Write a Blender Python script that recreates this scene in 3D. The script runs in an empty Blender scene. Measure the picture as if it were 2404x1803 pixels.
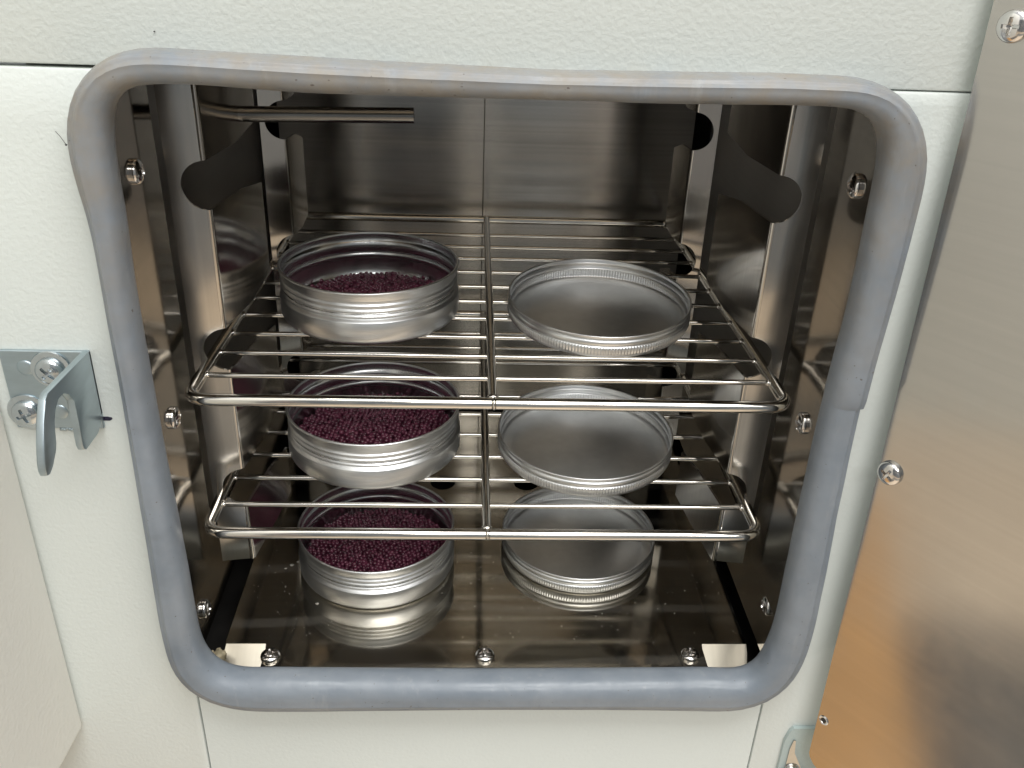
import bpy, bmesh, math, random
from mathutils import Vector, Matrix

# ------------------------------------------------------------------ camera, world, light, exposure
CAM_LOC = (-0.01336, -0.41899, 0.45971)
CAM_R = (0.998780, -0.034968, 0.034879)
CAM_U = (-0.014468, 0.468080, 0.883568)
CAM_F = (0.047223, 0.882994, -0.467003)
LENS = 31.634
SC = bpy.context.scene
COL = SC.collection
cd = bpy.data.cameras.new('camera')
cam = bpy.data.objects.new('camera', cd)
COL.objects.link(cam)
m = Matrix((CAM_R, CAM_U, tuple(-v for v in CAM_F))).transposed().to_4x4()
m.translation = CAM_LOC
cam.matrix_world = m
cd.sensor_width = 36.0
cd.lens = LENS
cd.clip_start = 0.01
cd.clip_end = 100
SC.camera = cam

world = bpy.data.worlds.new('World')
SC.world = world
world.use_nodes = True
bg = world.node_tree.nodes['Background']
bg.inputs[0].default_value = (0.97, 0.99, 1.0, 1)
bg.inputs[1].default_value = 0.80


def area(name, loc, target, sx, sy, power, color):
    ld = bpy.data.lights.new(name, 'AREA')
    ld.shape = 'RECTANGLE'
    ld.size = sx
    ld.size_y = sy
    ld.energy = power
    ld.color = color
    o = bpy.data.objects.new(name, ld)
    COL.objects.link(o)
    o.location = loc
    d = Vector(target) - Vector(loc)
    o.rotation_euler = d.to_track_quat('-Z', 'Y').to_euler()
    return o


area('ceiling_lamp', (0.30, -0.60, 1.75), (0.30, -0.60, 0), 1.4, 0.75, 29, (1.0, 0.99, 0.97))
area('ceiling_lamp', (0.45, -1.9, 1.75), (0.45, -1.9, 0), 1.4, 0.75, 34, (1.0, 0.99, 0.97))

SC.view_settings.view_transform = 'Standard'
SC.view_settings.look = 'None'
SC.view_settings.exposure = 0.0
SC.view_settings.gamma = 1.0
SC.cycles.max_bounces = 14
SC.cycles.glossy_bounces = 10
SC.cycles.use_denoising = True
SC.cycles.sample_clamp_indirect = 1.6

# ------------------------------------------------------------------ materials


def new_mat(name):
    mt = bpy.data.materials.new(name)
    mt.use_nodes = True
    nt = mt.node_tree
    return mt, nt, nt.nodes['Principled BSDF']


def nd(nt, t, **kw):
    n = nt.nodes.new(t)
    for k, v in kw.items():
        if k in n.inputs:
            n.inputs[k].default_value = v
        else:
            setattr(n, k, v)
    return n


def coords(nt, scale=(1, 1, 1)):
    tc = nd(nt, 'ShaderNodeTexCoord')
    mp = nd(nt, 'ShaderNodeMapping')
    mp.inputs['Scale'].default_value = scale
    nt.links.new(tc.outputs['Object'], mp.inputs['Vector'])
    return mp.outputs['Vector']


def noise(nt, vec, scale, detail=2, rough=0.5):
    n = nd(nt, 'ShaderNodeTexNoise')
    n.inputs['Scale'].default_value = scale
    n.inputs['Detail'].default_value = detail
    n.inputs['Roughness'].default_value = rough
    nt.links.new(vec, n.inputs['Vector'])
    return n.outputs['Fac']


def ramp(nt, fac, stops):
    r = nd(nt, 'ShaderNodeValToRGB')
    el = r.color_ramp.elements
    while len(el) < len(stops):
        el.new(0.5)
    for e, (p, c) in zip(el, stops):
        e.position = p
        e.color = c if len(c) == 4 else (*c, 1)
    nt.links.new(fac, r.inputs['Fac'])
    return r.outputs['Color']


def g(v):
    return (v, v, v, 1)


def bump(nt, h, dist, strength=1.0, prev=None):
    b = nd(nt, 'ShaderNodeBump')
    b.inputs['Distance'].default_value = dist
    b.inputs['Strength'].default_value = strength
    nt.links.new(h, b.inputs['Height'])
    if prev is not None:
        nt.links.new(prev, b.inputs['Normal'])
    return b.outputs['Normal']


def mixc(nt, fac, a, b):
    mx = nd(nt, 'ShaderNodeMix', data_type='RGBA')
    for sock, v in ((mx.inputs['Factor'], fac), (mx.inputs[6], a), (mx.inputs[7], b)):
        if hasattr(v, 'links') or hasattr(v, 'is_linked'):
            nt.links.new(v, sock)
        else:
            sock.default_value = v
    return mx.outputs[2]


def paint_mat(name, base, rough=0.42, size=390):
    mt, nt, b = new_mat(name)
    v = coords(nt)
    n1 = noise(nt, v, size, 2.0, 0.5)
    n2 = noise(nt, v, 7, 3)
    c = ramp(nt, n2, [(0.3, tuple(x * 0.975 for x in base)), (0.7, tuple(min(1, x * 1.02) for x in base))])
    nt.links.new(c, b.inputs['Base Color'])
    b.inputs['Roughness'].default_value = rough
    hr = ramp(nt, n1, [(0.36, g(0)), (0.66, g(1))])
    nt.links.new(bump(nt, hr, 0.00016, 0.55), b.inputs['Normal'])
    return mt


def steel_mat(name, base, rough=0.2, brush=(3, 3, 900), wave=0.0, aniso=0.0, tangent=(0, 0, 1), dust=0.0, wave_scale=14, smudge=0.08, cv=0.06, wiped=False):
    """brushed metal: anisotropic gloss across the brush lines, faint streaks in the colour, slow waviness, smudges"""
    mt, nt, b = new_mat(name)
    vo = coords(nt)
    nb = noise(nt, coords(nt, brush), 1.0, 3, 0.6)
    b.inputs['Metallic'].default_value = 1.0
    ns = noise(nt, vo, 17, 4, 0.6)
    rr = ramp(nt, ns, [(0.35, g(rough)), (0.8, g(min(1, rough + smudge)))])
    col = ramp(nt, nb, [(0.3, tuple(x * (1 - cv) for x in base)), (0.7, tuple(min(1, x * (1 + cv)) for x in base))])
    if aniso > 0:
        b.inputs['Anisotropic'].default_value = aniso
        cx = nd(nt, 'ShaderNodeCombineXYZ')
        for i in range(3):
            cx.inputs[i].default_value = tangent[i]
        nt.links.new(cx.outputs[0], b.inputs['Tangent'])
    if dust > 0:
        film = ramp(nt, noise(nt, vo, 11, 5, 0.65), [(0.40, g(0)), (0.75, g(dust))])
        if wiped:      # curved wiping marks left in the dust film
            wv = nd(nt, 'ShaderNodeTexWave', bands_direction='Y')
            wv.inputs['Scale'].default_value = 5.5
            wv.inputs['Distortion'].default_value = 4.5
            wv.inputs['Detail'].default_value = 1.0
            wv.inputs['Detail Scale'].default_value = 0.6
            nt.links.new(vo, wv.inputs['Vector'])
            line = ramp(nt, wv.outputs['Fac'], [(0.90, g(0)), (0.985, g(0.075))])
            spk = ramp(nt, noise(nt, vo, 700, 2, 0.7), [(0.66, g(0)), (0.74, g(0.12))])
            for extra in (line, spk):
                ad = nd(nt, 'ShaderNodeMath', operation='ADD')
                nt.links.new(film, ad.inputs[0])
                nt.links.new(extra, ad.inputs[1])
                film = ad.outputs[0]
        col = mixc(nt, film, col, (0.40, 0.38, 0.34, 1))
        inv = nd(nt, 'ShaderNodeMath', operation='SUBTRACT')
        inv.inputs[0].default_value = 1.0
        nt.links.new(film, inv.inputs[1])
        nt.links.new(inv.outputs[0], b.inputs['Metallic'])
    nt.links.new(col, b.inputs['Base Color'])
    nt.links.new(rr, b.inputs['Roughness'])
    if wave > 0:
        nt.links.new(bump(nt, noise(nt, vo, wave_scale, 1.0, 0.4), wave, 1.0), b.inputs['Normal'])
    return mt


def plain_mat(name, base, rough=0.5, metal=0.0, var=0.0, vscale=40, bd=0.0, bscale=300):
    mt, nt, b = new_mat(name)
    v = coords(nt)
    b.inputs['Roughness'].default_value = rough
    b.inputs['Metallic'].default_value = metal
    n = noise(nt, v, vscale, 3, 0.55)
    c = ramp(nt, n, [(0.3, tuple(x * (1 - var) for x in base)), (0.7, tuple(min(1, x * (1 + var)) for x in base))])
    nt.links.new(c, b.inputs['Base Color'])
    if bd > 0:
        nt.links.new(bump(nt, noise(nt, v, bscale, 2), bd, 1.0), b.inputs['Normal'])
    return mt


M_PAINT = paint_mat('pale_green_paint', (0.68, 0.718, 0.688))
M_HINGE = paint_mat('blue_grey_paint', (0.42, 0.50, 0.49))
M_COVER = paint_mat('pale_cover_paint', (0.79, 0.79, 0.75), 0.5, 340)
M_STEEL = steel_mat('brushed_steel', (0.53, 0.50, 0.45), 0.13, (3, 3, 500), 0.0006)
M_LINER = steel_mat('liner_steel', (0.34, 0.32, 0.29), 0.10, (3, 3, 400), 0.0006, 0.0, (0, 0, 1), 0.04, 16)
M_POST = steel_mat('post_steel', (0.62, 0.585, 0.535), 0.12, (400, 400, 3), 0.0005, 0.5, (1, 0, 0), 0.0, 22)
M_BACK = steel_mat('back_wall_steel', (0.53, 0.51, 0.475), 0.19, (2, 2, 420), 0.0002, 0.85, (0, 0, 1), 0.0, 8, 0.05, 0.10)
M_FLOOR = steel_mat('dusty_steel', (0.46, 0.43, 0.37), 0.06, (4, 300, 4), 0.0004, 0.0, (0, 0, 1), 0.045, 9, 0.07, 0.06, True)
M_DOOR = steel_mat('door_steel', (0.55, 0.535, 0.505), 0.11, (2, 2, 300), 0.0012, 0.4, (0, 0, 1), 0.05, 5, 0.10, 0.03)
M_CHROME = steel_mat('bright_wire', (0.74, 0.715, 0.665), 0.07, (40, 40, 40))
M_PROBE = steel_mat('probe_steel', (0.22, 0.218, 0.212), 0.22, (4, 300, 300))
M_ALU = steel_mat('spun_aluminium', (0.88, 0.89, 0.89), 0.33, (60, 60, 900))
M_ALU_IN = steel_mat('spun_aluminium_inside', (0.76, 0.77, 0.77), 0.20, (60, 60, 900))
M_GLINT = steel_mat('glint_steel', (0.48, 0.445, 0.37), 0.30, (200, 4, 4))  # for the tabs added to mirror the lamp
M_SCREW = steel_mat('screw_steel', (0.72, 0.70, 0.68), 0.09, (50, 50, 50))
M_ZSCREW = steel_mat('zinc_screw', (0.60, 0.645, 0.67), 0.16, (50, 50, 50))
M_ZINC = steel_mat('zinc_plate', (0.45, 0.525, 0.56), 0.36, (60, 60, 200), 0.0, 0.0, (0, 0, 1), 0.0, 14, 0.12)
M_BACKING = steel_mat('dull_steel', (0.20, 0.19, 0.18), 0.28, (3, 3, 300))
M_DARK = plain_mat('cavity_shade', (0.026, 0.024, 0.022), 0.6, 0, 0.2)  # near-black standing in for shade in the cavity and screw hole
M_RECESS = plain_mat('recess_shadow_metal', (0.05, 0.048, 0.045), 0.5, 1.0, 0.2)
M_INK = plain_mat('dark_ink', (0.012, 0.010, 0.03), 0.45, 0, 0.2)
M_GLUE = plain_mat('dried_sealant', (0.42, 0.36, 0.24), 0.6, 0, 0.35, 180, 0.001, 250)
M_LINT = plain_mat('dark_lint', (0.03, 0.028, 0.03), 0.8)
M_CRUMB = plain_mat('pale_crumb', (0.42, 0.40, 0.35), 0.7)
M_BEAD = plain_mat('maroon_bead', (0.112, 0.026, 0.050), 0.13, 0, 0.6, 230)
M_REFL_BOARD = plain_mat('reflection_board', (0.76, 0.43, 0.18), 0.5, 0, 0.12, 6)
M_REFL_DARK = plain_mat('reflection_dark_sheet', (0.17, 0.155, 0.14), 0.7)
M_REFL_GREY = plain_mat('reflection_grey_sheet', (0.27, 0.25, 0.22), 0.7)
M_FLOORTAN = plain_mat('beige_flooring', (0.77, 0.62, 0.46), 0.5, 0, 0.12, 6)


def wall_mat():  # colour bands made up for the streaks reflected in the back wall
    mt, nt, b = new_mat('reflection_wall')
    v = coords(nt, (2.6, 0.0, 0.25))
    f = noise(nt, v, 1.0, 3, 0.6)
    c = ramp(nt, f, [(0.30, (0.07, 0.075, 0.08)), (0.40, (0.42, 0.40, 0.37)), (0.46, (0.09, 0.12, 0.15)), (0.54, (0.16, 0.18, 0.20)), (0.58, (0.50, 0.48, 0.45)), (0.63, (0.15, 0.11, 0.11)), (0.75, (0.36, 0.34, 0.31))])
    nt.links.new(c, b.inputs['Base Color'])
    b.inputs['Roughness'].default_value = 0.8
    return mt


M_WALL = wall_mat()


def gasket_mat():
    mt, nt, b = new_mat('grey_silicone')
    v = coords(nt)
    base = ramp(nt, noise(nt, v, 22, 4, 0.6), [(0.3, (0.175, 0.205, 0.240)), (0.7, (0.250, 0.278, 0.310))])
    # brownish grime, a real stain: on the upper run and the upper left side
    tc = nd(nt, 'ShaderNodeTexCoord')
    sx = nd(nt, 'ShaderNodeSeparateXYZ')
    nt.links.new(tc.outputs['Object'], sx.inputs[0])
    mr = nd(nt, 'ShaderNodeMapRange')
    mr.inputs['From Min'].default_value = 0.20
    mr.inputs['From Max'].default_value = 0.40
    nt.links.new(sx.outputs['Z'], mr.inputs['Value'])
    gn = ramp(nt, noise(nt, v, 45, 5, 0.65), [(0.34, g(0.12)), (0.70, g(0.85))])
    mu = nd(nt, 'ShaderNodeMath', operation='MULTIPLY')
    nt.links.new(mr.outputs['Result'], mu.inputs[0])
    nt.links.new(gn, mu.inputs[1])
    c1 = mixc(nt, mu.outputs[0], base, (0.26, 0.222, 0.170, 1))
    spk = ramp(nt, noise(nt, v, 420, 1.5, 0.6), [(0.735, g(0)), (0.76, g(0.8))])
    c2 = mixc(nt, spk, c1, (0.09, 0.07, 0.06, 1))
    nt.links.new(c2, b.inputs['Base Color'])
    rr = ramp(nt, noise(nt, v, 38, 5, 0.65), [(0.35, g(0.30)), (0.68, g(0.58))])
    nt.links.new(rr, b.inputs['Roughness'])
    b.inputs['Subsurface Weight'].default_value = 0.12
    b.inputs['Subsurface Radius'].default_value = (0.004, 0.004, 0.005)
    b.inputs['Subsurface Scale'].default_value = 1.0
    scuff = ramp(nt, noise(nt, coords(nt, (90, 90, 16)), 1.0, 4, 0.65), [(0.60, g(0)), (0.78, g(0.30))])
    nt.links.new(mixc(nt, scuff, c2, (0.42, 0.43, 0.43, 1)), b.inputs['Base Color'])
    low = bump(nt, noise(nt, v, 55, 2, 0.5), 0.0011, 1.0)
    nt.links.new(bump(nt, noise(nt, v, 600, 2), 0.00007, 1.0, low), b.inputs['Normal'])
    return mt


M_GASKET = gasket_mat()

# ------------------------------------------------------------------ mesh helpers


def finish(bm, ang=32):
    bmesh.ops.recalc_face_normals(bm, faces=bm.faces)
    lim = math.radians(ang)
    for f in bm.faces:
        f.smooth = True
    for e in bm.edges:
        if len(e.link_faces) == 2:
            if e.calc_face_angle(0.0) > lim:
                e.smooth = False
        else:
            e.smooth = False


def to_mesh(name, bm, mat, ang=32):
    finish(bm, ang)
    me = bpy.data.meshes.new(name)
    bm.to_mesh(me)
    bm.free()
    me.materials.append(mat)
    return me


def link(name, me, parent=None, loc=(0, 0, 0), rot=(0, 0, 0), label=None):
    o = bpy.data.objects.new(name, me)
    COL.objects.link(o)
    if parent is not None:
        o.parent = parent
    o.location = loc
    o.rotation_euler = rot
    if label:
        o['label'] = label
    return o


def obj(name, bm, mat, parent=None, ang=32, label=None, loc=(0, 0, 0), rot=(0, 0, 0)):
    return link(name, to_mesh(name, bm, mat, ang), parent, loc, rot, label)


def thing(name, label, cat, loc=(0, 0, 0), group=None):
    o = bpy.data.objects.new(name, None)
    COL.objects.link(o)
    o.location = loc
    o.empty_display_size = 0.02
    o['label'] = label
    o['category'] = cat
    if group:
        o['group'] = group
    return o


def add_box(bm, x0, x1, y0, y1, z0, z1, bev=0.0, seg=2):
    r = bmesh.ops.create_cube(bm, size=1.0)
    vs = r['verts']
    for v in vs:
        v.co = Vector(((x0 + x1) / 2 + v.co.x * (x1 - x0), (y0 + y1) / 2 + v.co.y * (y1 - y0), (z0 + z1) / 2 + v.co.z * (z1 - z0)))
    if bev > 0:
        es = list({e for v in vs for e in v.link_edges})
        bmesh.ops.bevel(bm, geom=es, offset=bev, segments=seg, affect='EDGES', profile=0.5)


def add_tube(bm, pts, r, seg=12, closed=False, cap=True):
    pts = [Vector(p) for p in pts]
    n = len(pts)
    rings = []
    prev = None
    for i, p in enumerate(pts):
        if closed:
            t = (pts[(i + 1) % n] - pts[i - 1]).normalized()
        else:
            t = (pts[min(i + 1, n - 1)] - pts[max(i - 1, 0)]).normalized()
        if prev is None:
            ref = Vector((0, 0, 1)) if abs(t.z) < 0.9 else Vector((1, 0, 0))
            nn = (ref - t * ref.dot(t)).normalized()
        else:
            nn = (prev - t * prev.dot(t)).normalized()
        prev = nn
        bb = t.cross(nn)
        rr = r[i] if isinstance(r, (list, tuple)) else r
        rings.append([bm.verts.new(p + (nn * math.cos(2 * math.pi * k / seg) + bb * math.sin(2 * math.pi * k / seg)) * rr) for k in range(seg)])
    m_ = n if closed else n - 1
    for i in range(m_):
        a, b = rings[i], rings[(i + 1) % n]
        for k in range(seg):
            bm.faces.new((a[k], a[(k + 1) % seg], b[(k + 1) % seg], b[k]))
    if cap and not closed:
        bm.faces.new(rings[0])
        bm.faces.new(rings[-1])
    return rings


def fillet(pts, radii, seg=7, closed=False):
    out = []
    n = len(pts)
    P = [Vector(p) for p in pts]
    for i in range(n):
        r = radii[i]
        if r <= 0 or (not closed and i in (0, n - 1)):
            out.append(P[i])
            continue
        a = (P[i - 1] - P[i]).normalized()
        b = (P[(i + 1) % n] - P[i]).normalized()
        th = a.angle(b)
        d = r / math.tan(th / 2)
        c = P[i] + (a + b).normalized() * (r / math.sin(th / 2))
        s = P[i] + a * d - c
        e = P[i] + b * d - c
        tot = s.angle(e)
        ax = s.cross(e).normalized()
        for k in range(seg + 1):
            out.append(c + Matrix.Rotation(tot * k / seg, 3, ax) @ s)
    return out


def add_lathe(bm, prof, seg=96, rmod=None):
    rings = []
    for (r, z) in prof:
        if r < 1e-6:
            rings.append([bm.verts.new((0, 0, z))])
        else:
            ring = []
            for k in range(seg):
                a = 2 * math.pi * k / seg
                rr = r + (rmod(r, z, k) if rmod else 0.0)
                ring.append(bm.verts.new((rr * math.cos(a), rr * math.sin(a), z)))
            rings.append(ring)
    for a, b in zip(rings, rings[1:]):
        if len(a) == 1 and len(b) == 1:
            continue
        for k in range(seg):
            k2 = (k + 1) % seg
            if len(a) == 1:
                bm.faces.new((a[0], b[k], b[k2]))
            elif len(b) == 1:
                bm.faces.new((a[k], a[k2], b[0]))
            else:
                bm.faces.new((a[k], a[k2], b[k2], b[k]))


def add_poly(bm, pts3, thick):
    """polygon (list of 3D points) extruded along vector thick"""
    t = Vector(thick)
    a = [bm.verts.new(Vector(p)) for p in pts3]
    b = [bm.verts.new(Vector(p) + t) for p in pts3]
    n = len(a)
    bm.faces.new(a)
    bm.faces.new(list(reversed(b)))
    for i in range(n):
        j = (i + 1) % n
        bm.faces.new((a[i], b[i], b[j], a[j]))


def copy_tree(o, parent=None):
    c = o.copy()
    COL.objects.link(c)
    if parent is not None:
        c.parent = parent
    for ch in list(o.children):
        copy_tree(ch, c)
    return c


def blob(bm, loc, s, rnd, sub=2, amp=0.3):
    r = bmesh.ops.create_icosphere(bm, subdivisions=sub, radius=1.0)
    for v in r['verts']:
        k = 1 + rnd.uniform(-amp, amp)
        v.co = Vector((loc[0] + v.co.x * s[0] * k, loc[1] + v.co.y * s[1] * k, loc[2] + v.co.z * s[2] * k))


# ------------------------------------------------------------------ screw head (axis +Z, seat at z = 0)
def screw_mesh(name, R, mat=None):
    N = 46
    bm = bmesh.new()
    H = 0.62 * R
    grid = {}
    for i in range(N + 1):
        for j in range(N + 1):
            x = -1 + 2 * i / N
            y = -1 + 2 * j / N
            u = x * math.sqrt(max(0, 1 - y * y / 2))
            v = y * math.sqrt(max(0, 1 - x * x / 2))
            r = math.hypot(u, v)
            z = H * (0.28 + 0.72 * math.sqrt(max(0, 1 - min(1, r) ** 2.3)))
            ax, ay = abs(u), abs(v)
            if (ax < 0.115 and ay < 0.56) or (ay < 0.115 and ax < 0.56):
                z -= H * 0.62 * (1 - 0.55 * r / 0.56)
            grid[i, j] = bm.verts.new((u * R, v * R, z))
    for i in range(N):
        for j in range(N):
            bm.faces.new((grid[i, j], grid[i + 1, j], grid[i + 1, j + 1], grid[i, j + 1]))
    edge = [grid[i, 0] for i in range(N)] + [grid[N, j] for j in range(N)] + [grid[N - i, N] for i in range(N)] + [grid[0, N - j] for j in range(N)]
    low = [bm.verts.new((v.co.x * 0.97, v.co.y * 0.97, -0.0004)) for v in edge]
    n = len(edge)
    for k in range(n):
        bm.faces.new((edge[k], edge[(k + 1) % n], low[(k + 1) % n], low[k]))
    return to_mesh(name, bm, mat or M_SCREW, 40)


SCREW = screw_mesh('screw', 0.0068)
SCREW_BIG = screw_mesh('screw', 0.0072, M_ZSCREW)


def place_screw(me, parent, loc, normal, spin):
    q = Vector((0, 0, 1)).rotation_difference(Vector(normal))
    o = link('screw', me, parent, loc)
    o.rotation_mode = 'QUATERNION'
    o.rotation_quaternion = q @ Matrix.Rotation(spin, 3, 'Z').to_quaternion()
    return o


# ------------------------------------------------------------------ unseen room surfaces, with sheets added for reflections
bm = bmesh.new()
add_box(bm, -4, 4, -4, 2.5, -0.92, -0.9)
o = obj('floor', bm, M_FLOORTAN)
o['kind'] = 'structure'
bm = bmesh.new()
add_box(bm, -1.5, -0.35, -0.36, 0.6, -0.899, -0.88)
obj('floor', bm, M_REFL_BOARD)['kind'] = 'structure'  # unseen board added for the tan reflected in the door
bm = bmesh.new()
add_box(bm, -1.05, -0.45, -1.2, -0.38, -0.899, -0.87, 0.005)
obj('floor', bm, M_REFL_DARK)['kind'] = 'structure'  # unseen sheet added for the dark patch reflected in the door
bm = bmesh.new()
add_box(bm, -1.3, 1.3, -2.15, -1.32, -0.899, -0.885, 0.004)
obj('floor', bm, M_REFL_GREY)['kind'] = 'structure'  # unseen sheet added to darken what the chamber steel reflects
bm = bmesh.new()
add_box(bm, -4, 4, -3.05, -3.0, -0.9, 2.4)
o = obj('wall', bm, M_WALL)
o['kind'] = 'structure'

# ------------------------------------------------------------------ the oven
oven = thing('laboratory_oven', 'pale green laboratory oven with its door open, grey rubber gasket around a steel chamber', 'oven', (0, 0, 0))

bm = bmesh.new()
add_box(bm, -0.75, 0.75, 0.0, 0.012, 0.3926, 0.95, 0.0014)
obj('top_panel', bm, M_PAINT, oven)
for xo, xi, xj, zt in ((-0.75, -0.1836, -0.1720, 0.3912), (0.75, 0.1830, 0.1720, 0.3921)):
    bm = bmesh.new()
    add_poly(bm, [(x, 0.0, z) for x, z in ((xo, -0.55), (xi, -0.55), (xi, 0.028), (math.copysign(0.1890, xi), 0.034), (math.copysign(0.1890, xi), 0.366), (xj, 0.3845), (xj, zt), (xo, zt))], (0, 0.012, 0))
    bmesh.ops.bevel(bm, geom=list(bm.edges), offset=0.0012, segments=2, affect='EDGES', profile=0.5)
    obj('side_panel', bm, M_PAINT, oven)
bm = bmesh.new()
add_box(bm, -0.1829, 0.1823, 0.0, 0.012, -0.55, 0.022, 0.0014)
obj('bottom_panel', bm, M_PAINT, oven)

# shell behind everything, added against light leaks; black stands in for the unlit cavity
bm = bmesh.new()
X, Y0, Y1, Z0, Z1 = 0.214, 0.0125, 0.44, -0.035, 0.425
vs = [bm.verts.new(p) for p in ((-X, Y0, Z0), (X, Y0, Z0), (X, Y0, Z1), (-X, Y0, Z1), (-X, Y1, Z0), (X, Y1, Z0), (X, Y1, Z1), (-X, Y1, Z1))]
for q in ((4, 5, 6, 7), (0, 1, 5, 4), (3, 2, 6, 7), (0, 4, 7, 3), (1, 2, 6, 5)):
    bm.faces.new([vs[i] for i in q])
obj('blackout_shell', bm, M_DARK, oven)

# back wall, ceiling
bm = bmesh.new()
add_box(bm, -0.185, -0.0036, 0.395, 0.398, 0.004, 0.412, 0.0004, 1)
add_box(bm, -0.0033, 0.185, 0.395, 0.398, 0.004, 0.412, 0.0004, 1)
obj('back_wall', bm, M_BACK, oven)
bm = bmesh.new()
add_box(bm, -0.185, 0.185, 0.02, 0.392, 0.413, 0.415)
obj('chamber_ceiling', bm, M_STEEL, oven)

# chamber floor plate with two vent holes
def floor_plate():
    bm = bmesh.new()
    xl, xr, y0, y1, yb = -0.1808, 0.1872, 0.0345, 0.388, 0.0575
    outer = [(-0.1520, y0), (0.1545, y0), (0.1545, yb - 0.001), (0.1560, yb), (xr, yb), (xr, y1), (xl, y1), (xl, yb), (-0.1535, yb), (-0.1520, yb - 0.001)]
    loops = [outer]
    for cx in (-0.036, 0.039):
        loops.append([(cx + 0.011 * math.cos(a), 0.258 + 0.011 * math.sin(a)) for a in [2 * math.pi * k / 24 for k in range(24)]])
    es = []
    for lp in loops:
        vv = [bm.verts.new((x, y, 0)) for x, y in lp]
        es += [bm.edges.new((vv[i], vv[(i + 1) % len(vv)])) for i in range(len(vv))]
    bmesh.ops.triangle_fill(bm, use_beauty=True, use_dissolve=False, edges=es)
    ext = bmesh.ops.extrude_face_region(bm, geom=list(bm.faces))
    for v in ext['geom']:
        if isinstance(v, bmesh.types.BMVert):
            v.co.z -= 0.0012
    return bm


fl = obj('chamber_floor', floor_plate(), M_FLOOR, oven)
for x, y in ((-0.1470, 0.0445), (0.0000, 0.0450), (0.1442, 0.0455)):
    place_screw(SCREW, fl, (x, y, 0.0), (0, 0, 1), 0.1 + x * 9)
rnd = random.Random(5)
# tabs added at the front corners, tilted to mirror the lamp as pale patches
sl = math.tan(math.radians(34))
for q in (((-0.1795, 0.0330), (-0.1528, 0.0330), (-0.1528, 0.0572), (-0.1800, 0.0572), (-0.1808, 0.0520)),
          ((0.1553, 0.0330), (0.1810, 0.0330), (0.1850, 0.0400), (0.1872, 0.0520), (0.1872, 0.0572), (0.1553, 0.0572))):
    bm = bmesh.new()
    add_poly(bm, [(x, y, -0.0002 - (0.0572 - y) * sl) for x, y in q], (0, 0, -0.001))
    obj('glint_tab', bm, M_GLINT, fl)
bm = bmesh.new()
for k in range(9):
    blob(bm, (-0.1815 + rnd.uniform(-0.005, 0.004), 0.036 + rnd.uniform(-0.004, 0.009), -0.001 + rnd.uniform(0, 0.006)), (rnd.uniform(.002, .0045),) * 3, rnd)
obj('sealant_blob', bm, M_GLUE, fl, 180)
bm = bmesh.new()
for k in range(6):
    blob(bm, (0.1845 + rnd.uniform(-0.003, 0.004), 0.034 + rnd.uniform(-0.003, 0.004), -0.002 + rnd.uniform(0, 0.003)), (rnd.uniform(.002, .004),) * 3, rnd)
obj('sealant_blob', bm, M_GLUE, fl, 180)
# crumbs lying on the floor plate
bm = bmesh.new()
for k in range(320):
    if k < 200:
        x, y = rnd.gauss(0.05, 0.09), rnd.uniform(0.045, 0.16)
    elif k < 260:
        x, y = rnd.gauss(-0.135, 0.022), rnd.gauss(0.11, 0.035)
    else:
        x, y = rnd.uniform(-0.17, 0.18), rnd.uniform(0.04, 0.36)
    if -0.178 < x < 0.183 and 0.058 < y < 0.37:
        s = rnd.uniform(0.00012, 0.00034)
        blob(bm, (x, y, s * 0.4), (s * rnd.uniform(0.8, 2.0), s, s * 0.7), rnd, 1)
for x, y, s in ((-0.1235, 0.098, 0.0011), (-0.150, 0.142, 0.0013), (-0.146, 0.146, 0.0009), (-0.154, 0.138, 0.0008)):
    blob(bm, (x, y, s * 0.1), (s * 1.3, s, s * 0.3), rnd, 2, 0.3)
obj('crumbs', bm, M_CRUMB, fl, 180)['kind'] = 'stuff'

# side liners (the strips between the gasket and the shelf posts)
for s in (-1, 1):
    bm = bmesh.new()
    xa, xb = s * 0.1862, s * 0.1874
    add_box(bm, min(xa, xb), max(xa, xb), 0.0012, 0.0815, 0.060, 0.380, 0.0003, 1)
    ln = obj('side_liner', bm, M_LINER, oven)
    bm = bmesh.new()
    xa, xb = s * 0.1900, s * 0.1912
    add_box(bm, min(xa, xb), max(xa, xb), 0.0130, 0.36, 0.012, 0.066, 0.0003, 1)
    lo = obj('lower_liner', bm, M_LINER, oven)
    zs = ((0.0455, 0.334), (0.0425, 0.190)) if s < 0 else ((0.036, 0.3385), (0.038, 0.1945))
    for y, z in zs:
        place_screw(SCREW, ln, (s * 0.1862, y, z), (-s, 0, 0), 0.4 + z * 7)
    y, z = (0.0527, 0.0356) if s < 0 else (0.0404, 0.0508)
    place_screw(SCREW, lo, (s * 0.1900, y, z), (-s, 0, 0), 0.9)

# shelf posts: bent strips with keyhole cut-outs at the bend
HOLES = (0.3190, 0.2190, 0.1195)


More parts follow.
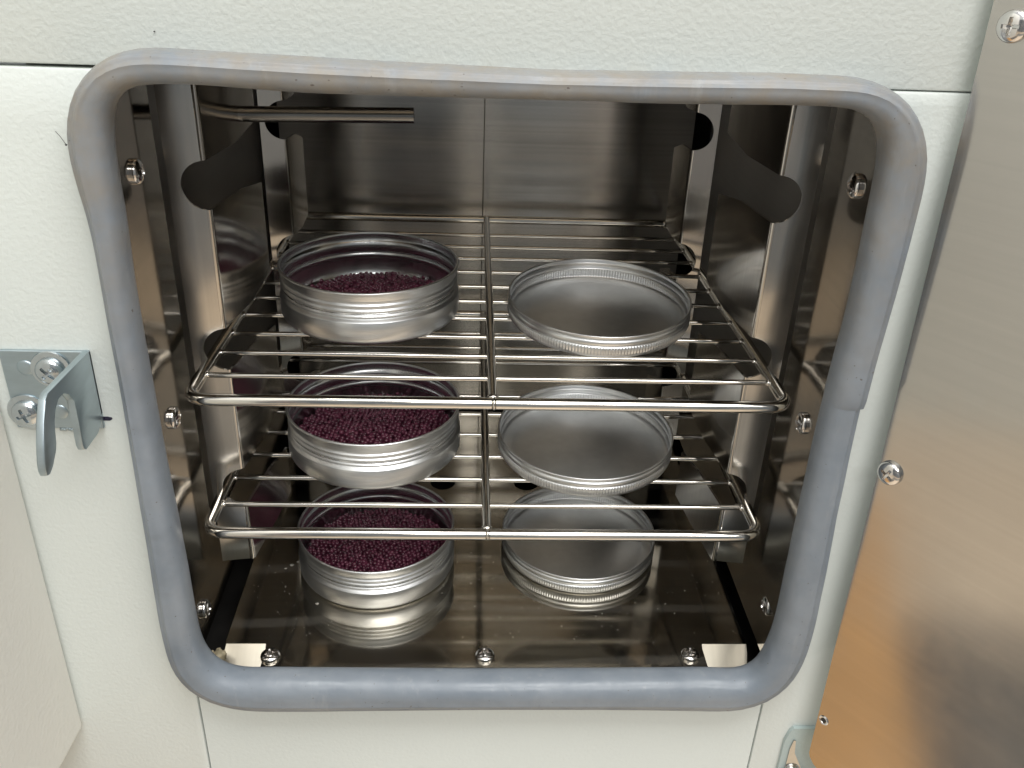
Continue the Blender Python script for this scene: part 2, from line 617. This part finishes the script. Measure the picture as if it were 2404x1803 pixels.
def post_mesh(s, p_out, p_bend, p_mid, p_end, r=0.0138, z0=0.0602, z1=0.4125):
    bm = bmesh.new()
    A, B, C, D = (Vector((s * x, y, 0)) for x, y in (p_out, p_bend, p_mid, p_end))
    a = (A - B).normalized()
    b = (C - B).normalized()
    fr = 0.0022
    arc = fillet([A, B, C], [0, fr, 0], 5)[1:-1]
    wA = (A - arc[0]).length
    up = Vector((0, 0, 1))

    # face A: polygon with semicircular notches on its inner edge
    def PA(t, z):          # t = distance from the fillet start towards the outer edge
        return arc[0] + a * t + up * z
    d0 = (B - arc[0]).length
    inner = [(0, z0)]
    for hz in sorted(HOLES):
        a0 = math.asin(min(1, d0 / r))
        for k in range(17):
            ang = -math.pi / 2 + a0 + (math.pi - 2 * a0) * k / 16
            inner.append((max(0, r * math.cos(ang) - d0), hz + r * math.sin(ang)))
    inner.append((0, z1))
    pts = [PA(t, z) for t, z in inner] + [PA(wA, z1), PA(wA, z0)]
    bm.faces.new([bm.verts.new(p) for p in pts])

    # bend and second leg between the slots
    zz = [z0]
    for hz in sorted(HOLES):
        zz += [hz - r, hz + r]
    zz.append(z1)
    path = list(arc) + [C, D]
    for k in range(0, len(zz), 2):
        lo, hi = zz[k], zz[k + 1]
        rows = []
        for i, p in enumerate(path):
            l2, h2 = lo, hi
            if i == len(path) - 1:          # clipped corners at the free end
                l2 = lo + (0.006 if k > 0 else 0)
                h2 = hi - (0.006 if k < len(zz) - 2 else 0)
            rows.append((bm.verts.new(p + up * l2), bm.verts.new(p + up * h2)))
        for q, w in zip(rows, rows[1:]):
            bm.faces.new((q[0], w[0], w[1], q[1]))
    bmesh.ops.remove_doubles(bm, verts=bm.verts, dist=1e-5)
    return bm


for s in (-1, 1):
    for pts in (((0.1795, 0.0735), (0.1593, 0.0759), (0.1530, 0.120), (0.1490, 0.156)),
                ((0.1665, 0.245), (0.1500, 0.250), (0.1470, 0.268), (0.1446, 0.284))):
        o = obj('shelf_post', post_mesh(s, *pts), M_POST, oven, 26)
        sm = o.modifiers.new('thickness', 'SOLIDIFY')
        sm.thickness = 0.0016
        sm.offset = 0.0
        o.data.materials.append(M_SCREW)
        sm.material_offset_rim = 1

# plates added behind the posts so the slots show dark grey
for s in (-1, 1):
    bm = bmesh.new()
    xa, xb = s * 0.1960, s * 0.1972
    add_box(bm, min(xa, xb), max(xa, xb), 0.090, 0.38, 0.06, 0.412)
    obj('slot_backing', bm, M_BACKING, oven)

# probe tube sticking out of the left post
bm = bmesh.new()
add_tube(bm, [(-0.176, 0.131, 0.3463), (-0.0486, 0.131, 0.3487)], 0.0046, 28, cap=False)
add_tube(bm, [(-0.176, 0.131, 0.3463), (-0.0486, 0.131, 0.3487)], 0.0036, 28, cap=False)
bmesh.ops.remove_doubles(bm, verts=bm.verts, dist=1e-6)
bl = [e for e in bm.edges if len(e.link_faces) == 1 and e.verts[0].co.x > -0.1]
bmesh.ops.bridge_loops(bm, edges=bl)
pt = obj('probe_tube', bm, M_PROBE, oven)

# ------------------------------------------------------------------ gasket
GASKET = [(-0.1713, 0.3881, 0.0071), (-0.1618, 0.3927, 0.0074), (-0.1517, 0.3942, 0.0073), (-0.1417, 0.3944, 0.0069), (-0.1321, 0.3942, 0.0068), (-0.1228, 0.3939, 0.0069), (-0.1136, 0.3935, 0.0070), (-0.1046, 0.3932, 0.0071), (-0.0956, 0.3929, 0.0073), (-0.0866, 0.3926, 0.0073), (-0.0776, 0.3924, 0.0072), (-0.0687, 0.3923, 0.0071), (-0.0597, 0.3921, 0.0070), (-0.0508, 0.3920, 0.0069), (-0.0418, 0.3919, 0.0068), (-0.0328, 0.3918, 0.0067), (-0.0239, 0.3918, 0.0066), (-0.0149, 0.3917, 0.0065), (-0.0059, 0.3916, 0.0064), (0.0031, 0.3915, 0.0063), (0.0120, 0.3915, 0.0062), (0.0210, 0.3914, 0.0061), (0.0299, 0.3915, 0.0061), (0.0389, 0.3916, 0.0062), (0.0478, 0.3916, 0.0063), (0.0567, 0.3916, 0.0064), (0.0657, 0.3917, 0.0065), (0.0746, 0.3918, 0.0065), (0.0836, 0.3919, 0.0065), (0.0926, 0.3921, 0.0065), (0.1016, 0.3922, 0.0065), (0.1106, 0.3924, 0.0065), (0.1197, 0.3926, 0.0065), (0.1289, 0.3926, 0.0065), (0.1383, 0.3925, 0.0063), (0.1480, 0.3924, 0.0063), (0.1579, 0.3916, 0.0067), (0.1678, 0.3886, 0.0070), (0.1764, 0.3826, 0.0078), (0.1825, 0.3738, 0.0094), (0.1858, 0.3637, 0.0105), (0.1870, 0.3534, 0.0108), (0.1873, 0.3433, 0.0107), (0.1874, 0.3335, 0.0106), (0.1875, 0.3241, 0.0104), (0.1875, 0.3149, 0.0102), (0.1875, 0.3058, 0.0101), (0.1874, 0.2967, 0.0099), (0.1872, 0.2877, 0.0097), (0.1870, 0.2788, 0.0096), (0.1866, 0.2698, 0.0096), (0.1863, 0.2609, 0.0097), (0.1861, 0.2520, 0.0099), (0.1859, 0.2430, 0.0100), (0.1857, 0.2341, 0.0101), (0.1856, 0.2252, 0.0102), (0.1856, 0.2163, 0.0103), (0.1856, 0.2073, 0.0103), (0.1857, 0.1984, 0.0104), (0.1859, 0.1895, 0.0105), (0.1860, 0.1805, 0.0104), (0.1860, 0.1716, 0.0105), (0.1861, 0.1627, 0.0106), (0.1864, 0.1537, 0.0107), (0.1866, 0.1447, 0.0109), (0.1868, 0.1357, 0.0110), (0.1871, 0.1267, 0.0111), (0.1872, 0.1177, 0.0112), (0.1873, 0.1086, 0.0112), (0.1875, 0.0995, 0.0112), (0.1877, 0.0903, 0.0113), (0.1877, 0.0808, 0.0113), (0.1874, 0.0710, 0.0114), (0.1865, 0.0606, 0.0118), (0.1846, 0.0494, 0.0122), (0.1805, 0.0381, 0.0117), (0.1725, 0.0285, 0.0117), (0.1609, 0.0235, 0.0127), (0.1485, 0.0228, 0.0135), (0.1369, 0.0232, 0.0135), (0.1261, 0.0233, 0.0131), (0.1161, 0.0233, 0.0128), (0.1067, 0.0234, 0.0126), (0.0975, 0.0235, 0.0125), (0.0885, 0.0235, 0.0124), (0.0796, 0.0235, 0.0121), (0.0706, 0.0235, 0.0120), (0.0617, 0.0235, 0.0119), (0.0527, 0.0235, 0.0119), (0.0438, 0.0235, 0.0118), (0.0348, 0.0235, 0.0118), (0.0258, 0.0235, 0.0117), (0.0168, 0.0235, 0.0117), (0.0079, 0.0235, 0.0116), (-0.0011, 0.0234, 0.0116), (-0.0101, 0.0234, 0.0116), (-0.0190, 0.0234, 0.0117), (-0.0280, 0.0234, 0.0118), (-0.0369, 0.0234, 0.0119), (-0.0459, 0.0234, 0.0121), (-0.0549, 0.0234, 0.0122), (-0.0639, 0.0234, 0.0123), (-0.0729, 0.0234, 0.0124), (-0.0819, 0.0234, 0.0126), (-0.0910, 0.0234, 0.0127), (-0.1002, 0.0233, 0.0129), (-0.1097, 0.0233, 0.0130), (-0.1198, 0.0234, 0.0131), (-0.1305, 0.0235, 0.0132), (-0.1420, 0.0236, 0.0131), (-0.1540, 0.0249, 0.0121), (-0.1655, 0.0292, 0.0113), (-0.1745, 0.0372, 0.0113), (-0.1799, 0.0475, 0.0108), (-0.1824, 0.0582, 0.0100), (-0.1833, 0.0685, 0.0098), (-0.1836, 0.0783, 0.0099), (-0.1837, 0.0877, 0.0098), (-0.1836, 0.0970, 0.0097), (-0.1835, 0.1061, 0.0096), (-0.1834, 0.1152, 0.0095), (-0.1833, 0.1242, 0.0092), (-0.1833, 0.1332, 0.0089), (-0.1832, 0.1422, 0.0087), (-0.1832, 0.1511, 0.0086), (-0.1832, 0.1601, 0.0083), (-0.1833, 0.1690, 0.0080), (-0.1833, 0.1780, 0.0078), (-0.1833, 0.1869, 0.0075), (-0.1833, 0.1959, 0.0073), (-0.1833, 0.2049, 0.0071), (-0.1832, 0.2138, 0.0070), (-0.1832, 0.2228, 0.0069), (-0.1831, 0.2317, 0.0067), (-0.1831, 0.2407, 0.0066), (-0.1831, 0.2496, 0.0066), (-0.1832, 0.2586, 0.0065), (-0.1832, 0.2676, 0.0065), (-0.1832, 0.2765, 0.0065), (-0.1831, 0.2855, 0.0064), (-0.1830, 0.2944, 0.0064), (-0.1828, 0.3033, 0.0065), (-0.1826, 0.3122, 0.0067), (-0.1826, 0.3211, 0.0069), (-0.1828, 0.3303, 0.0074), (-0.1834, 0.3397, 0.0080), (-0.1838, 0.3495, 0.0086), (-0.1837, 0.3597, 0.0092), (-0.1822, 0.3702, 0.0090), (-0.1784, 0.3801, 0.0078)]


def gasket():
    n = len(GASKET)
    # densify with a periodic Catmull-Rom
    P = []
    for i in range(n):
        p0, p1, p2, p3 = (GASKET[(i + k) % n] for k in (-1, 0, 1, 2))
        for q in range(2):
            t = q / 2
            P.append(tuple(0.5 * (2 * b + (c - a) * t + (2 * a - 5 * b + 4 * c - d) * t * t + (-a + 3 * b - 3 * c + d) * t ** 3)
                           for a, b, c, d in zip(p0, p1, p2, p3)))
    for _ in range(1):
        h = [p[2] for p in P]
        P = [(p[0], p[1], (h[i - 2] + h[i - 1] + h[i] + h[(i + 1) % len(h)] + h[(i + 2) % len(h)]) / 5) for i, p in enumerate(P)]
    N = len(P)
    bm = bmesh.new()
    K = 72
    rings = []
    seam = None
    for i in range(N):
        x, z, h = P[i]
        t = Vector((P[(i + 1) % N][0] - P[i - 1][0], 0, P[(i + 1) % N][1] - P[i - 1][1])).normalized()
        out = Vector((t.z, 0, -t.x))
        if out.dot(Vector((x, 0, z - 0.21))) < 0:
            out = -out
        bdep, yc, a_ = 0.0118, -0.0062, h
        step = 1.0
        ring_sets = [(1.0, 0.0)]
        if x > 0.15 and P[i - 1][1] > 0.236 >= z:
            ring_sets = [(1.0, 0.0), (0.78, 1.0)]
        below = x > 0.15 and 0.08 < z <= 0.236
        for ro, _s in ring_sets:
            if below and len(ring_sets) == 1:
                ro = 0.78 + 0.22 * min(1, max(0, (0.236 - z) / 0.15))
            ring = []
            for k in range(K):
                th = 2 * math.pi * k / K
                c, s_ = math.cos(th), math.sin(th)
                e = 2 / 2.35
                u = math.copysign(abs(c) ** e, c)      # + outwards
                w = math.copysign(abs(s_) ** e, s_)    # + towards the viewer
                rr = 1.0
                # two shallow moulded ribs on the outer front shoulder
                for cen in (0.80, 1.30):
                    rr += 0.045 * math.exp(-((th - cen) / 0.10) ** 2)
                rr -= 0.02 * math.exp(-((th - 1.05) / 0.12) ** 2)
                uu = a_ * u * rr
                if uu > 0:
                    uu *= ro
                dip = 0.0
                if below:
                    dip = 0.10 * max(0, 1 - (0.236 - z) / 0.10)
                if ro == 0.78:
                    dip = 0.10
                ww = bdep * w * rr * (1 - dip)
                q = Vector((x, yc - ww, z)) + out * uu
                if uu > 0.6 * a_ and q.y > -0.001:
                    q.y = min(q.y, 0.004)
                ring.append(bm.verts.new(q))
            rings.append(ring)
    n2 = len(rings)
    for i in range(n2):
        a, b = rings[i], rings[(i + 1) % n2]
        for k in range(K):
            bm.faces.new((a[k], a[(k + 1) % K], b[(k + 1) % K], b[k]))
    return bm


gk = obj('door_gasket', gasket(), M_GASKET, oven, 50)
# lint caught on the rubber
bm = bmesh.new()
add_tube(bm, [(-0.2010, -0.0012, 0.3640), (-0.1985, -0.0030, 0.3620), (-0.1963, -0.004, 0.3590)], 0.00013, 6)
blob(bm, (-0.1960, -0.0045, 0.3588), (0.0005, 0.0005, 0.0005), rnd, 1)
blob(bm, (-0.1510, -0.0006, 0.4075), (0.0005, 0.0003, 0.0003), rnd, 1)
obj('lint', bm, M_LINT, gk, 180)['kind'] = 'stuff'

# pen mark beside the latch catch
bm = bmesh.new()
pts = [(-0.2089, -0.0002, 0.2128), (-0.2030, -0.0002, 0.2128), (-0.2016, -0.0002, 0.2138), (-0.2018, -0.0002, 0.2147), (-0.2040, -0.0002, 0.2152), (-0.2089, -0.0002, 0.2151)]
add_poly(bm, pts, (0, 0.0006, 0))
obj('pen_mark', bm, M_INK, oven)

# ------------------------------------------------------------------ latch catch
bm = bmesh.new()
add_box(bm, -0.2508, -0.2060, -0.0022, -0.0001, 0.2090, 0.2542, 0.0004, 1)
XF = -0.2060
prof = [(-0.0001, 0.2542), (-0.0500, 0.2562), (-0.0535, 0.2545), (-0.0588, 0.2464), (-0.0640, 0.2370), (-0.0665, 0.2290), (-0.0675, 0.2250), (-0.0668, 0.2222), (-0.0640, 0.2213), (-0.0600, 0.2230),
        (-0.0540, 0.2280), (-0.0522, 0.2310), (-0.0515, 0.2360), (-0.0505, 0.2410), (-0.0470, 0.2462), (-0.0420, 0.2492), (-0.0360, 0.2492), (-0.0310, 0.2462), (-0.0268, 0.2400), (-0.0275, 0.2280),
        (-0.0285, 0.2145), (-0.0275, 0.2118), (-0.0250, 0.2105), (-0.0100, 0.2105), (-0.0050, 0.2125), (-0.0001, 0.2180)]
b2 = bmesh.new()
add_poly(b2, [(XF, y, z) for y, z in prof], (-0.0036, 0, 0))
es = [e for e in b2.edges if len(e.link_faces) == 2 and {len(f.verts) for f in e.link_faces} != {4}]
bmesh.ops.bevel(b2, geom=es, offset=0.0005, segments=2, affect='EDGES', profile=0.5)
tmp = bpy.data.meshes.new('tmp')
b2.to_mesh(tmp)
b2.free()
bm.from_mesh(tmp)
bpy.data.meshes.remove(tmp)
# pressed dimples on the base plate
for x, z in ((-0.2391, 0.2445), (-0.2269, 0.2189)):
    rr = bmesh.ops.create_uvsphere(bm, u_segments=24, v_segments=12, radius=1.0)
    for v in rr['verts']:
        v.co = Vector((x + v.co.x * 0.0043, -0.0022 + v.co.y * 0.0011, z + v.co.z * 0.0043))
cat = obj('latch_catch', bm, M_ZINC, oven, 30)
for x, z, sp in ((-0.2262, 0.2440, 0.8), (-0.2432, 0.2190, 0.35)):
    bm = bmesh.new()
    add_lathe(bm, [(0.003, 0), (0.0100, 0), (0.0103, 0.0004), (0.0100, 0.0010), (0.0080, 0.0013), (0.003, 0.0013)], 48)
    w = obj('washer', bm, M_ZSCREW, cat, 30, loc=(x, -0.0022, z), rot=(math.pi / 2, 0, 0))
    place_screw(SCREW_BIG, cat, (x, -0.0035, z), (0, -1, 0), sp)
bm = bmesh.new()
for k in range(5):
    blob(bm, (-0.2285 + k * 0.0013, -0.0008, 0.2078 + rnd.uniform(-0.001, 0.0006)), (0.0013, 0.001, 0.0011), rnd, 2)
obj('glue_blob', bm, M_ZINC, cat, 180)

# ------------------------------------------------------------------ cover box at the left edge
bm = bmesh.new()
add_box(bm, -0.75, 0.0, -0.42, -0.0012, -0.0142, 0.95, 0.004, 3)
obj('side_cover', bm, M_COVER, oven, loc=(-0.2572, 0, 0), rot=(0, math.radians(0.3), math.radians(-2.5)))

# ------------------------------------------------------------------ door, swung open to the right
ANG = math.radians(54)
P0 = Vector((0.2115, -0.012, 0.0))
DV = Vector((math.cos(ANG), -math.sin(ANG), 0))       # along the door
DN = Vector((-math.sin(ANG), -math.cos(ANG), 0))      # out of its inner face


def dpt(u, z, w=0.0):
    return P0 + DV * u + DN * w + Vector((0, 0, z))


def edge_u(z):
    return 0.0042 - 0.0086 * (z + 0.0275) / 0.46


pl = [dpt(edge_u(0.75), 0.75)]
pl += [dpt(edge_u(-0.026), -0.0255), dpt(edge_u(-0.026) + 0.0012, -0.0285), dpt(edge_u(-0.026) + 0.0045, -0.0318), dpt(0.0145, -0.0345)]
pl += [dpt(0.45, -0.0345), dpt(0.45, 0.75)]
bm = bmesh.new()
add_poly(bm, [p - DN * 0.0012 for p in pl], -DN * 0.03)
door = obj('door', bm, M_PAINT, oven)
bm = bmesh.new()
add_poly(bm, pl, -DN * 0.0011)
dp = obj('door_panel', bm, M_DOOR, door, label='brushed stainless inner panel of the open door')
place_screw(SCREW, dp, dpt(0.0070, 0.4229), DN, 0.7)
place_screw(SCREW, dp, dpt(0.0068, 0.1962), DN, 0.2)
bm = bmesh.new()
add_lathe(bm, [(0.0, -0.0005), (0.0018, -0.0003), (0.0021, 0.0004), (0.0030, 0.0007), (0.0034, 0.0003), (0.0034, -0.0006)], 28)
h = obj('screw_hole', bm, M_SCREW, dp, 40)
h.location = dpt(0.0079, 0.0078)
h.rotation_mode = 'QUATERNION'
h.rotation_quaternion = Vector((0, 0, 1)).rotation_difference(DN)
bm = bmesh.new()
add_lathe(bm, [(0.0, 0.0002), (0.0017, 0.0002), (0.0017, -0.0003)], 20)
h2 = obj('screw_hole', bm, M_DARK, dp, 40)  # flat dark disc stands in for the shade inside the hole
h2.location = dpt(0.0079, 0.0078)
h2.rotation_mode = 'QUATERNION'
h2.rotation_quaternion = h.rotation_quaternion

# hinge under the door corner
bm = bmesh.new()
hz = -0.0175
leaf = [(0.2022, hz - 0.06), (0.2022, hz - 0.012), (0.2045, hz - 0.003), (0.2065, hz), (0.2300, hz), (0.2300, hz - 0.06)]
add_poly(bm, [(x, -0.0030, z) for x, z in leaf], (0, 0.0028, 0))
hg = obj('hinge', bm, M_HINGE, oven)
bm = bmesh.new()
add_poly(bm, [(0.2065, -0.0042, hz - 0.058), (0.2065, -0.0042, hz - 0.018), (0.2078, -0.0042, hz - 0.010), (0.2092, -0.0042, hz - 0.0105), (0.2105, -0.0042, hz - 0.022), (0.2180, -0.0042, hz - 0.038), (0.2300, -0.0042, hz - 0.045), (0.2300, -0.0042, hz - 0.058)], (0, 0.0011, 0))
hl = obj('hinge_leaf', bm, M_DOOR, hg)
place_screw(SCREW, hl, (0.2115, -0.0042, hz - 0.041), (0, -1, 0), 0.3)

# ------------------------------------------------------------------ wire racks
W = 0.17
FR, BR, CR = 0.0036, 0.00165, 0.0029


WF, WB = 0.1722, 0.1668


def make_rack(label, loc):
    t = thing('wire_rack', label, 'rack', loc, 'wire racks in the chamber')
    D = 0.3427
    bm = bmesh.new()
    pts = fillet([(0.002, 0, 0), (WF, 0, 0), (WB, D, 0), (-WB, D, 0), (-WF, 0, 0), (-0.0005, 0, 0)], [0, 0.011, 0.006, 0.006, 0.011, 0], 8)
    pts = [pts[0]] + pts[1:]
    add_tube(bm, pts, FR, 20)
    obj('frame', bm, M_CHROME, t, 50)
    bm = bmesh.new()
    r_ = bmesh.ops.create_uvsphere(bm, u_segments=20, v_segments=12, radius=1)
    for v in r_['verts']:
        v.co = Vector((0.0008 + v.co.x * 0.0017, v.co.y * 0.0039, v.co.z * 0.0039))
    blob(bm, (0.0002, 0.0040, 0.0022), (0.0034, 0.0022, 0.0018), rnd, 2, 0.06)
    obj('weld', bm, M_CHROME, t, 180)
    bm = bmesh.new()
    add_tube(bm, [(0, 0.0028, 0.0008), (0, D - 0.0028, 0.0008)], CR, 18)
    obj('center_bar', bm, M_CHROME, t, 50)
    bm = bmesh.new()
    add_tube(bm, [(-W + 0.0025, 0, 0), (-W + 0.012, 0, 0), (W - 0.012, 0, 0), (W - 0.0025, 0, 0)], BR, 14)
    me = to_mesh('crossbar', bm, M_CHROME, 50)
    for i in range(10):
        c = link('crossbar', me, t, (0, 0.0297 * (i + 1), 0.0004 + 0.0003 * math.sin(i * 2.1)))
        c.rotation_euler.z = math.radians(0.12 * math.sin(i * 3.7 + 1))
        c.scale.x = (WF + (WB - WF) * 0.0297 * (i + 1) / D) / W
    bm = bmesh.new()
    for i in range(10):
        y = 0.0297 * (i + 1)
        w = WF + (WB - WF) * y / D
        for s in (-1, 1):
            blob(bm, (s * (w - 0.0036), y + rnd.uniform(-0.0006, 0.0006), 0.0006), (0.0022, 0.0025, 0.0022), rnd, 2, 0.10)
        blob(bm, (0.0, y, -0.0012), (0.0030, 0.0021, 0.0018), rnd, 2, 0.08)
    obj('weld_spots', bm, M_CHROME, t, 180)['kind'] = 'stuff'
    return t


r1 = make_rack('upper steel wire rack, holding one tin of beads and one lid above the other rack', (0, 0.03, 0.2094))
r2 = copy_tree(r1)
r2.location = (-0.0015, 0.0313, 0.1156)
r2['label'] = 'lower steel wire rack, sitting just over the chamber floor'

# ------------------------------------------------------------------ tins, lids and beads
R, H = 0.0602, 0.0356


def tin_mesh():
    o_ = [(0, 0.0010), (0.048, 0.0010), (0.0535, 0.0), (0.0570, 0.0), (0.0585, 0.0005), (0.0594, 0.0016), (R, 0.0035), (R, 0.0152), (R - 0.0003, 0.0158), (R - 0.0015, 0.0168)]
    for c in (0.0192, 0.0228, 0.0264):
        o_ += [(R - 0.0021, c - 0.0016), (R - 0.0018, c - 0.0011), (R - 0.0011, c - 0.0005), (R - 0.0009, c), (R - 0.0011, c + 0.0005), (R - 0.0018, c + 0.0011)]
    o_ += [(R - 0.0020, 0.0284), (R - 0.0013, 0.0291), (R - 0.0009, 0.0300), (R - 0.0008, 0.0335), (R - 0.0001, 0.0343), (R, 0.0349)]
    n_out = len(o_)
    o_ += [(R - 0.0005, H), (R - 0.0013, H), (R - 0.0018, 0.0347), (R - 0.0016, 0.0335), (R - 0.0017, 0.0300), (R - 0.0021, 0.0291), (R - 0.0028, 0.0284)]
    for c in (0.0205,):
        o_ += [(R - 0.0026, c + 0.0014), (R - 0.0020, c + 0.0007), (R - 0.0018, c), (R - 0.0020, c - 0.0007), (R - 0.0026, c - 0.0014)]
    o_ += [(R - 0.0023, 0.0168), (R - 0.0011, 0.0158), (R - 0.0008, 0.0152), (R - 0.0008, 0.0040), (R - 0.0030, 0.0018), (R - 0.006, 0.0012), (0, 0.0012)]
    bm = bmesh.new()
    seg = 144
    add_lathe(bm, o_, seg)
    bm.faces.ensure_lookup_table()
    for i, f in enumerate(bm.faces):
        if i // seg > n_out + 1:
            f.material_index = 1
    me = to_mesh('bead_tin', bm, M_ALU, 60)
    me.materials.append(M_ALU_IN)
    return me


RL, HL = 0.0620, 0.0156


def lid_mesh():
    bm = bmesh.new()
    r = RL
    o_ = [(0, 0.0004), (0.056, 0.0004), (0.0590, 0.0), (0.0603, 0.0003), (0.0611, 0.0012), (0.0613, 0.0020), (r - 0.0006, 0.0024), (r - 0.0003, 0.0030), (r - 0.0003, 0.0070), (r - 0.0006, 0.0075),
          (r - 0.0010, 0.0080), (r - 0.0004, 0.0088), (r - 0.0003, 0.0108), (r - 0.0006, 0.0116), (r - 0.0013, 0.0122), (r - 0.0006, 0.0128), (r - 0.0004, 0.0139), (r, 0.0148), (r - 0.0001, 0.0154), (r - 0.0006, HL), (r - 0.0012, 0.0154),
          (r - 0.0014, 0.0146), (r - 0.0012, 0.0130), (r - 0.0020, 0.0122), (r - 0.0012, 0.0115), (r - 0.0010, 0.0088), (r - 0.0017, 0.0079), (r - 0.0012, 0.0070), (r - 0.0012, 0.0030), (r - 0.0016, 0.0020), (r - 0.0026, 0.0011), (r - 0.0050, 0.0008),
          (0.0510, 0.0008), (0.0500, 0.0011), (0, 0.0011)]

    def rmod(rr, z, k):
        if 0.0028 < z < 0.0072 and rr > 0.055:
            return 0.00042 * (1, 0.2, -1, 0.2)[k % 4]
        return 0.0
    add_lathe(bm, o_, 760, rmod)
    return to_mesh('screw_lid', bm, M_ALU, 60)


def bead_mesh():
    ico = bmesh.new()
    bmesh.ops.create_icosphere(ico, subdivisions=2, radius=1.0)
    iv = [v.co.copy() for v in ico.verts]
    iv_f = [tuple(v.index for v in f.verts) for f in ico.faces]
    ico.free()
    rb = 0.00172
    rnd = random.Random(11)
    V, F = [], []
    Rb = R - 0.0030

    def level(x, y):
        return 0.0098 - 0.0022 * (math.hypot(x, y) / Rb) ** 2 + 0.0026 * math.exp(-((x - 0.018) ** 2 + (y + 0.012) ** 2) / 0.0011) - 0.0025 * max(0, (-x - 0.02) / 0.04)
    for layer in range(3):
        step = 0.00352
        j = 0
        y = -Rb
        while y < Rb:
            x = -Rb + (step / 2 if (j + layer) % 2 else 0)
            while x < Rb:
                px = x + rnd.uniform(-1, 1) * 0.0008
                py = y + rnd.uniform(-1, 1) * 0.0008 + (0.001 if layer else 0)
                keep = True if layer < 2 else rnd.random() < 0.05
                if px * px + py * py < (Rb - rb * 1.0) ** 2 and keep:
                    z = level(px, py) + (-0.0026, 0, 0.0022)[layer] + rnd.uniform(-1, 1) * 0.00035
                    r_ = rb * rnd.uniform(0.82, 1.12)
                    base = len(V)
                    V.extend((px + v.x * r_, py + v.y * r_, max(0.0015, z) + v.z * r_) for v in iv)
                    F.extend(tuple(q + base for q in f) for f in iv_f)
                x += step
            y += step * 0.866
            j += 1
    # close-packed bulk under the visible beads
    base = len(V)
    n = 48
    for rr, dz in ((0, -0.0034), (0.6, -0.0036), (0.97, -0.0048)):
        if rr == 0:
            V.append((0, 0, level(0, 0) + dz))
        else:
            for k in range(n):
                a = 2 * math.pi * k / n
                x, y = Rb * rr * math.cos(a), Rb * rr * math.sin(a)
                V.append((x, y, max(0.0014, level(x, y) + dz)))
    for k in range(n):
        k2 = (k + 1) % n
        F.append((base, base + 1 + k, base + 1 + k2))
        F.append((base + 1 + k, base + 1 + n + k, base + 1 + n + k2, base + 1 + k2))
    me = bpy.data.meshes.new('beads')
    me.from_pydata(V, [], F)
    me.polygons.foreach_set('use_smooth', [True] * len(me.polygons))
    me.materials.append(M_BEAD)
    return me


TIN, LID, BEADS = tin_mesh(), lid_mesh(), bead_mesh()
zr1, zr2 = 0.2094 + 0.0024, 0.1156 + 0.0024
for k, (x, y, z, lab, rot) in enumerate((
        (-0.0819, 0.1579, zr1, 'round aluminium tin of maroon beads standing on the upper wire rack', 0.4),
        (-0.0798, 0.1332, zr2, 'round aluminium tin of maroon beads standing on the lower wire rack', 2.6),
        (-0.0838, 0.1500, 0.0003, 'round aluminium tin of maroon beads standing on the chamber floor', 4.4))):
    o = link('bead_tin', TIN, None, (x, y, z), (0, 0, rot), lab)
    o['category'] = 'tin'
    o['group'] = 'open tins of beads'
    b_ = link('beads', BEADS, None, (x, y, z + (-0.003 if k == 0 else 0.0015 if k == 1 else 0.0)), (0, 0, rot * 0.2 - 0.1))
    b_['label'] = ('small dark maroon glossy beads heaped in the tin on the ' + ('upper rack', 'lower rack', 'chamber floor')[k])
    b_['category'] = 'beads'
    b_['kind'] = 'stuff'
    b_['group'] = 'maroon beads in the tins'
for k, (x, y, z, lab, tilt, rot) in enumerate((
        (0.0739, 0.1471, zr1, 'upturned aluminium screw lid with knurled edge lying on the upper wire rack', 3.0, 0.3),
        (0.0693, 0.1290, zr2, 'upturned aluminium screw lid with knurled edge lying on the lower wire rack', 2.0, 1.1),
        (0.0768, 0.1700, 0.0002, 'upturned aluminium screw lid with knurled edge lying on the chamber floor', 0.6, 2.2))):
    o = link('screw_lid', LID, None, (x, y, z + math.sin(math.radians(tilt)) * RL * 0.97), (math.radians(tilt), 0, 0), lab)
    o['category'] = 'lid'
    o['group'] = 'upturned tin lids'
